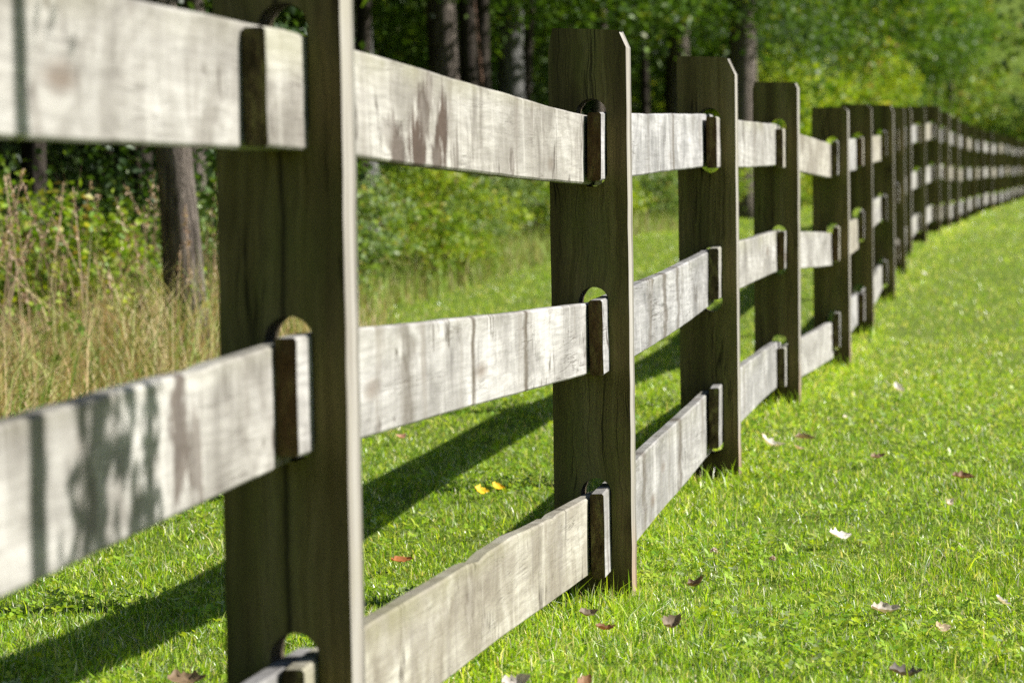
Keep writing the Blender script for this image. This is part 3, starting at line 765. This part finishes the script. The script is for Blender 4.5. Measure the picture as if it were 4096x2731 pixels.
def build_grass():
    rs = np.random.RandomState(17); parts = []
    for (ya, yb, core, side, hm, wm, segs) in ((3.6, 6.9, 15000, 1500, 1.0, 1.0, 2), (6.9, 9.5, 8000, 1200, 1.0, 1.1, 2), (9.5, 15, 3000, 700, 1.05, 1.5, 2), (15, 30, 900, 300, 1.1, 2.6, 1), (30, 95, 110, 60, 1.3, 6.0, 1)):
        for zone in (0, 1):
            dens = core if zone == 0 else side
            ext = yb * .185 + (.25 if zone == 0 else 1.6)
            n = int(dens * 2 * ext * (yb - ya))
            x = rs.uniform(-ext, ext, n); y = rs.uniform(ya, yb, n)
            inside = np.abs(x) < y * .185 + .2
            p = perp_of(x, y)
            keep = (inside if zone == 0 else ~inside) & (p > -4.4 + .5 * rs.uniform(-1, 1, n))
            x, y, p = x[keep], y[keep], p[keep]; n = len(x)
            pn = vnoise(x + 50, y + 50, .16, 1); pb = vnoise(x + 50, y + 50, .7, 2)
            h = (.011 + .021 * rs.uniform(0, 1, n) ** 1.6) * (.55 + .9 * pn) * hm
            pc = p + PW / 2
            tuft = np.exp(-(pc / .13) ** 2)
            h = h * (1 + .7 * tuft * rs.uniform(0, 1, n) ** 2)
            tall = rs.uniform(0, 1, n) < .025; h = np.where(tall, h * 1.9, h)
            w = rs.uniform(.0014, .0042, n) * wm
            c = pick(rs, n, PAL_GRASS, .42)
            # patches that are yellower or duller
            yel = np.clip(pb * 1.6 - .5, 0, 1)[:, None]
            c = c * (1 - yel * .35) + c * np.array([1.25, 1.08, .9]) * yel * .35
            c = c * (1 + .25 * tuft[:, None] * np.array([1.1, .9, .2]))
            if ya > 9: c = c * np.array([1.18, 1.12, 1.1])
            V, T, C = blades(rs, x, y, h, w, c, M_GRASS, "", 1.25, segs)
            parts.append((V, T, C))
    for i in range(1, 10):                                   # longer blades the mower missed at the foot of each post
        n = 170; x0, y0, _ = POSTS[i]
        p = rs.uniform(-.30, .06, n); s_ = rs.uniform(-.30, .16, n)
        x = x0 + NF[0] * p + UF[0] * s_; y = y0 + NF[1] * p + UF[1] * s_
        parts.append(blades(rs, x, y, rs.uniform(.025, .085, n) ** 1.0, rs.uniform(.002, .0055, n), pick(rs, n, [(3, (.33, .50, .03)), (2, (.45, .58, .04)), (1, (.18, .33, .03)), (.5, (.55, .58, .35))], .3), M_GRASS, "", .7, 2))
    off = 0; Vs, Ts, Cs = [], [], []
    for V, T, C in parts:
        Vs.append(V); Ts.append(T + off); Cs.append(C); off += len(V)
    o = link("lawn_grass", tri_mesh("lawn_grass", np.concatenate(Vs), np.concatenate(Ts), M_GRASS, np.concatenate(Cs)))
    tag(o, "short mown lawn grass on both sides of the fence", "grass", None, "stuff")
build_grass()

def build_clover():
    rs = np.random.RandomState(23)
    n = 30000
    y = rs.uniform(4.2, 13, n); x = rs.uniform(-1, 1, n) * (y * .185 + .6)
    p = perp_of(x, y)
    msk = vnoise(x + 30, y + 30, .28, 5) + .35 * vnoise(x + 30, y + 30, .07, 6)
    keep = (msk > .70) & (p > -3.5)
    x, y = x[keep], y[keep]; n = len(x)
    h = rs.uniform(.012, .030, n); z = ground(x, y) + h
    V = []; T = []; C = []; col = pick(rs, n, [(3, (.33, .50, .04)), (2, (.45, .56, .045)), (1, (.20, .38, .03)), (.5, (.46, .55, .26))])
    a0 = rs.uniform(0, 6.28, n); tilt = rs.normal(0, .35, (n, 2))
    k = 0
    for q in range(3):
        a = a0 + q * 2.094; r = rs.uniform(.0045, .0085, n)
        ring = []
        for (u, v) in ((0, 0), (.55, .5), (1.15, .62), (1.6, .28), (1.5, 0), (1.6, -.28), (1.15, -.62), (.55, -.5)):
            px = (np.cos(a) * u - np.sin(a) * v) * r; py = (np.sin(a) * u + np.cos(a) * v) * r
            pz = tilt[:, 0] * px + tilt[:, 1] * py + .25 * r * u * (1 if q else .6)
            ring.append(np.stack([x + px, y + py, z + pz], 1))
        V.append(np.stack(ring, 1).reshape(-1, 3)); i0 = np.arange(n) * 8 + k
        for j in range(1, 7): T.append(np.stack([i0, i0 + j, i0 + j + 1], 1))
        C.append(np.repeat(col, 8, axis=0)); k += n * 8
    o = link("clover_patches", tri_mesh("clover_patches", np.concatenate(V), np.concatenate(T), M_CLOVER, np.concatenate(C)))
    tag(o, "small round clover leaves scattered through the lawn", "clover", None, "stuff")
build_clover()

def build_dry_grass():
    rs = np.random.RandomState(29)
    parts = []
    pal = [(3, (.54, .41, .22)), (2, (.62, .52, .31)), (2, (.40, .42, .14)), (2, (.24, .35, .07)), (1, (.44, .29, .16))]
    def put(n, p0, p1, s0, s1, h0, h1, w, lean, pl):
        p = rs.uniform(p0, p1, n); s = rs.uniform(s0, s1, n)
        x = ORG[0] + NF[0] * p + UF[0] * s; y = ORG[1] + NF[1] * p + UF[1] * s
        dn = vnoise(x + 40, y + 40, .45, 8)
        h = rs.uniform(h0, h1, n) * (.35 + 1.15 * dn)
        parts.append(blades(rs, x, y, h, w * rs.uniform(.6, 1.3, n), pick(rs, n, pl), M_DRY, "", lean, 2))
    put(15000, -4.6, -2.6, 3.0, 11.5, .16, .56, .0065, 1.0, pal)
    put(5000, -4.4, -3.0, 3.0, 11.0, .08, .30, .006, .6, [(2, (.12, .20, .03)), (1, (.2, .24, .06))])
    put(8000, -4.3, -3.2, 11.5, 32, .06, .30, .009, .5, [(3, (.24, .36, .05)), (2, (.36, .38, .12)), (1, (.45, .36, .20))])
    put(40, -3.9, -3.0, 7.0, 10.6, .75, 1.05, .006, .15, [(1, (.24, .15, .10)), (1, (.30, .21, .13))])
    hp = []
    for q in range(120):
        p = rs.uniform(-3.9, -2.9); s_ = rs.uniform(5.5, 11); x, y = gpt(p, s_); hh = rs.uniform(.5, .95); n = rs.randint(14, 30)
        lx, ly = rs.normal(0, .12, 2); f = rs.uniform(.72, 1.0, n)
        hp.append(np.stack([x + lx * f * f + rs.normal(0, .008, n), y + ly * f * f + rs.normal(0, .008, n), float(ground(x, y)) + hh * f], 1))
        st = np.linspace(0, 1, 14)[:, None]
        bx = np.array([[x, y, float(ground(x, y))]]) + np.concatenate([lx * st ** 2, ly * st ** 2, hh * st], 1)
        wv = np.array([.0018, .0012, 0]); V = np.concatenate([bx - wv, bx + wv]); i0 = np.arange(13)
        parts.append((V, np.concatenate([np.stack([i0, i0 + 14, i0 + 15], 1), np.stack([i0, i0 + 15, i0 + 1], 1)]), np.repeat(pick(rs, 1, [(1, (.42, .30, .19)), (1, (.36, .24, .16))]), 28, axis=0)))
    parts.append(leaf_arrays(rs, np.concatenate(hp), .022, [(2, (.46, .33, .22)), (1, (.55, .43, .30)), (1, (.38, .25, .18))], .2))
    n = 2600; p = rs.uniform(-4.3, -2.8, n); s_ = rs.uniform(3, 12, n)          # broad-leaved weeds
    x = ORG[0] + NF[0] * p + UF[0] * s_; y = ORG[1] + NF[1] * p + UF[1] * s_; k_ = vnoise(x + 9, y + 9, .4, 12) > .55
    x, y = x[k_], y[k_]
    parts.append(leaf_arrays(rs, np.stack([x, y, ground(x, y) + rs.uniform(.05, .42, len(x))], 1), .055, PAL_LITE))
    off = 0; Vs, Ts, Cs = [], [], []
    for V, T, C in parts:
        Vs.append(V); Ts.append(T + off); Cs.append(C); off += len(V)
    o = link("tall_dry_grass", tri_mesh("tall_dry_grass", np.concatenate(Vs), np.concatenate(Ts), M_DRY, np.concatenate(Cs)))
    tag(o, "tall tan seeding grass in front of the wood at left", "grass", None, "stuff")
build_dry_grass()

# ------------------------------------------------------------------ fallen leaves on the lawn
def leaf_mesh(seed, L, col, curl, fold, lobes, ratio=.6):
    rs = np.random.RandomState(seed); na, nb = 12, 7; V = []; C = []
    roll = rs.uniform(-.4, .4); tw = rs.uniform(-.8, .8); L *= .85; lobes *= .45
    for i in range(na):
        f = i / (na - 1); wd = (math.sin(math.pi * min(1, f * .94 + .03)) ** .8) * L * ratio * .5 * (1.25 - .5 * f)
        wl = wd * (1 + lobes * (.45 if i % 3 == 1 else -.3) + rs.normal(0, .16)); wr = wd * (1 + lobes * (.45 if i % 3 == 2 else -.3) + rs.normal(0, .16))
        bend = curl * .5 * (f - .45) ** 2 * L * 2.2
        for j in range(nb):
            g = (j / (nb - 1) - .5) * 2; w2 = (wl if g < 0 else wr) * abs(g) * (1 if g > 0 else -1)
            a = fold * .55 * abs(g) * 1.3 + .6 * tw * (f - .5)
            yy = w2 * math.cos(a); zz = abs(w2) * math.sin(a) + bend + roll * w2 * .5 + rs.normal(0, .018 * L) * (abs(g) > .3)
            V.append(((f - .5) * L * (1 - .2 * abs(curl)), yy, zz)); C.append(np.array(col) * 1.35 * rs.uniform(.7, 1.15) * (.75 if j == nb // 2 else 1))
    idx = np.arange(na * nb).reshape(na, nb)
    q = np.stack([idx[:-1, :-1], idx[1:, :-1], idx[1:, 1:], idx[:-1, 1:]], -1).reshape(-1, 4)
    return tri_mesh("leaf_mesh", np.array(V), np.concatenate([q[:, [0, 1, 2]], q[:, [0, 2, 3]]]), M_DEAD, np.array(C), True)
BRN = (.28, .18, .10); DRK = (.20, .125, .075); PALE = (.66, .57, .47); TAN = (.50, .39, .26); GRY = (.42, .37, .31); RED = (.30, .13, .06); YEL = (.85, .52, .02); WHT = (.66, .62, .55)
FALLEN = [  # x, y, length, colour, curl, fold, lobes, yaw, tilt, label
    (-.093, 8.02, .056, YEL, .5, .3, 0, .3, 1.2, "bright yellow leaf in the sun below the middle rail, the left one of a pair"),
    (-.047, 8.10, .052, YEL, .6, .4, 0, .1, 1.2, "bright yellow leaf in the sun below the middle rail, the right one of a pair"),
    (-.269, 6.688, .07, (.36, .13, .04), .4, .5, .5, .4, .2, "orange-brown leaf on the grass above the tan lower rail"),
    (-.381, 9.634, .06, (.48, .26, .17), .7, .4, .5, 1.0, .4, "pinkish-brown leaf in the grass just under the pale middle rail"),
    (-.570, 4.858, .085, (.22, .15, .085), .5, .5, .9, .2, .9, "ragged brown leaf standing up at the bottom left beside the nearest post"),
    (.817, 9.026, .115, WHT, .9, .7, .4, -.1, .5, "large pale curled leaf right of the third post's foot"),
    (.956, 9.294, .085, (.30, .22, .16), .2, 1.2, 0, .15, .05, "thin rolled brown leaf lying like a stick right of the large pale curled leaf"),
    (1.105, 8.600, .065, DRK, .5, .6, .6, .5, .9, "dark brown leaf standing on edge in the middle of the sunny lawn"),
    (1.517, 11.179, .085, WHT, .8, .8, .3, -.9, .8, "farthest big pale leaf, folded with a dark hollow, right of the fifth post"),
    (3.007, 20.676, .06, WHT, .6, .4, .2, .3, .5, "tiny white leaf far off beside the distant fence"),
    (1.284, 8.085, .085, (.20, .105, .05), .3, .8, .4, .1, .15, "flat dark reddish-brown leaf near the right edge of the lawn"),
    (1.154, 7.516, .05, PALE, .9, .9, .2, 1.2, .8, "small pale leaf on edge below the flat reddish-brown leaf"),
    (.795, 6.942, .085, WHT, .5, .5, .8, .6, .6, "large white ragged leaf in the middle of the sunny lawn"),
    (.389, 6.161, .065, (.13, .085, .045), .9, .9, .7, .8, .8, "dark curled leaf right of the sharp post's foot"),
    (.305, 5.554, .075, (.19, .145, .10), .8, .9, .3, .9, .7, "grey-brown leaf arching up below the sharp post's foot"),
    (.760, 5.814, .085, GRY, .5, .8, .5, .3, .35, "grey-brown crumpled leaf low on the lawn right of centre"),
    (.839, 5.569, .055, TAN, .7, .8, .3, .7, .4, "small tan curled leaf below and right of the grey-brown crumpled leaf"),
    (1.025, 5.950, .055, WHT, .5, .9, .2, -.6, .3, "narrow white leaf at the far right edge of the lawn"),
    (.686, 4.980, .080, (.12, .10, .085), .6, .8, .8, .05, .3, "dark shrivelled leaf at the bottom right of the lawn"),
    (-.003, 4.803, .075, (.40, .36, .33), .8, .9, .5, .5, .7, "silvery grey curled leaf at the bottom edge below the tan lower rail"),
    (.115, 4.834, .055, (.25, .13, .06), .5, .6, .5, 1.1, 1.0, "reddish-brown leaf at the bottom edge right of the silvery grey leaf"),
    (.146, 5.745, .055, (.16, .12, .08), .7, .6, .4, .4, .5, "brown leaf in the shade at the sharp post's foot"),
    (.174, 5.532, .055, (.22, .10, .05), .7, .8, .4, .2, .4, "red-brown leaf in the grass straight below the sharp post"),
    (1.170, 9.996, .03, PALE, .6, .6, .2, .9, .7, "small pale leaf halfway to the fourth post's foot on the lawn"),
    (.90, 8.95, .05, TAN, .7, .7, .3, .4, .4, "small tan leaf touching the right end of the large pale curled leaf"),
]
def leaf_rot(tilt, yaw, sunny):
    return (Matrix.Rotation(.5 if sunny else .15, 3, 'Y') @ Matrix.Rotation((.2 if sunny else .05) + .35 * tilt, 3, 'X') @ Matrix.Rotation(yaw, 3, 'Z')).to_euler()
for k, (x, y, L, col, curl, fold, lob, yaw, tilt, lab) in enumerate(FALLEN):
    o = link("fallen_leaf", leaf_mesh(300 + k, L, col, curl, fold, lob), None, (x, y, float(ground(x, y)) + .020 + .18 * L * math.sin(tilt)), leaf_rot(tilt, yaw, sum(col) > 1.1))
    tag(o, lab, "leaf", "fallen leaves on the lawn")

# clover flower heads
def clover_flower(x, y, lab):
    z = float(ground(x, y)); o = empty("clover_flower", (x, y, z)); rs = np.random.RandomState(int(x * 1000))
    v, f = tube([(0, 0, -.01), (.003, 0, .02), (0, .002, .045)], [.0012, .001, .001], 5, 1)
    link("stalk", py_mesh("flower_stalk", v, f, mat_bark("flower_stalk_green", (.08, .14, .03), (.14, .22, .05))), o)
    d = rs.normal(size=(60, 3)); d /= np.linalg.norm(d, axis=1)[:, None]; d[:, 2] = np.abs(d[:, 2]) * 1.2 - .25
    V, T, C = leaf_arrays(rs, d * .007 + np.array([0, 0, .05]), .008, [(1, (.75, .70, .62)), (1, (.68, .55, .48))])
    link("petals", tri_mesh("petals", V, T, M_DEAD, C), o)
    tag(o, lab, "flower", "white clover flowers in the lawn")
clover_flower(.460, 6.551, "white clover flower head right of the sharp post, left one of two")
clover_flower(.584, 6.420, "white clover flower head further right of the sharp post, right one of two")

# young tree standing on the lawn just right of the picture; its stems shade the nearest rails
def sapling():
    bx, by = .92, 2.90
    z = float(ground(bx, by)); o = empty("sapling", (bx, by, z))
    parts = [tube([(.0, 0, -.05), (.01, 0, .8), (-.01, .01, 1.6), (.02, 0, 2.4)], [.030, .027, .023, .012], 8, 1),
             tube([(.05, .06, -.05), (.07, .16, .7), (.05, .20, 1.5), (.06, .20, 1.72)], [.022, .020, .017, .010], 8, 2),
             tube([(.03, .10, -.05), (.05, .30, .8), (.03, .36, 1.35), (.03, .37, 1.70)], [.022, .020, .018, .008], 8, 3)]
    v, f = merge(parts); link("trunk", py_mesh("sapling_stems", v, f, M_BARK2, None, True), o)
    rs = np.random.RandomState(5)
    ctr = np.concatenate([rs.normal(size=(120, 3)) * (.07, .05, .10) + (.06, .18, 1.50), rs.normal(size=(90, 3)) * (.05, .035, .10) + (.05, .35, 1.38), rs.normal(size=(260, 3)) * (.10, .13, .35) + (.25, -.05, 2.5)])
    V, T, C = leaf_arrays(rs, ctr, .055, PAL_MID)
    link("crown", tri_mesh("sapling_leaves", V, T, M_LEAF, C), o)
    tag(o, "young three-stemmed sapling on the lawn just right of the picture, shading the nearest rails", "tree")
sapling()

# ------------------------------------------------------------------ labels that single out look-alikes by where they stand behind the fence
ORD = ["first", "second", "third", "fourth", "fifth", "sixth", "seventh", "eighth", "ninth", "tenth", "eleventh", "twelfth", "thirteenth", "fourteenth", "fifteenth", "sixteenth",
       "seventeenth", "eighteenth", "nineteenth", "twentieth"] + ["twenty-" + w for w in ("first", "second", "third", "fourth", "fifth", "sixth", "seventh", "eighth", "ninth")]
def image_x(p):
    v = Vector(p) - Vector((0, 0, CAM_Z)); return .5 + FPX / 4096 * v.dot(rgt) / v.dot(fwd)
GAPS = [(0.0, .218, "left of the nearest post"), (.218, .352, "behind the nearest post"), (.352, .535, "between the nearest two posts"), (.535, .618, "behind the second post"),
        (.618, .662, "between the second and third posts"), (.662, .722, "behind the third post"), (.722, .78, "behind the fourth post"), (.78, .83, "behind the fifth post"), (.83, 1.0, "behind the far fence")]
KIND = {"low shrubs edging the mown strip": "low sunlit shrub", "mid-height shrubs of the wood edge": "mid-height leafy shrub", "tall shrubs along the far fence": "tall leafy shrub",
        "sunlit trees along the edge of the wood": "leafy edge tree", "shaded trees deep in the wood": "shaded dark tree", "undergrowth shrubs under the trees": "dark undergrowth shrub",
        "trees beyond the far end of the fence": "distant tree closing the lawn"}
for grp, what in KIND.items():
    bins = {}
    for o in [q for q in scene.objects if q.get("group") == grp]:
        fx = image_x(o.location); nm = next((g[2] for g in GAPS if g[0] <= fx < g[1]), None)
        if nm is None: o["label"] = what + (" standing out of the picture on the left" if fx < 0 else " standing out of the picture on the right"); continue
        bins.setdefault(nm, []).append((fx, o))
    for nm, lst in bins.items():
        lst.sort(key=lambda q: q[0])
        for k, (fx, o) in enumerate(lst):
            o["label"] = f"{what} {nm}" + (f", {ORD[k]} from the left" if len(lst) > 1 else "")
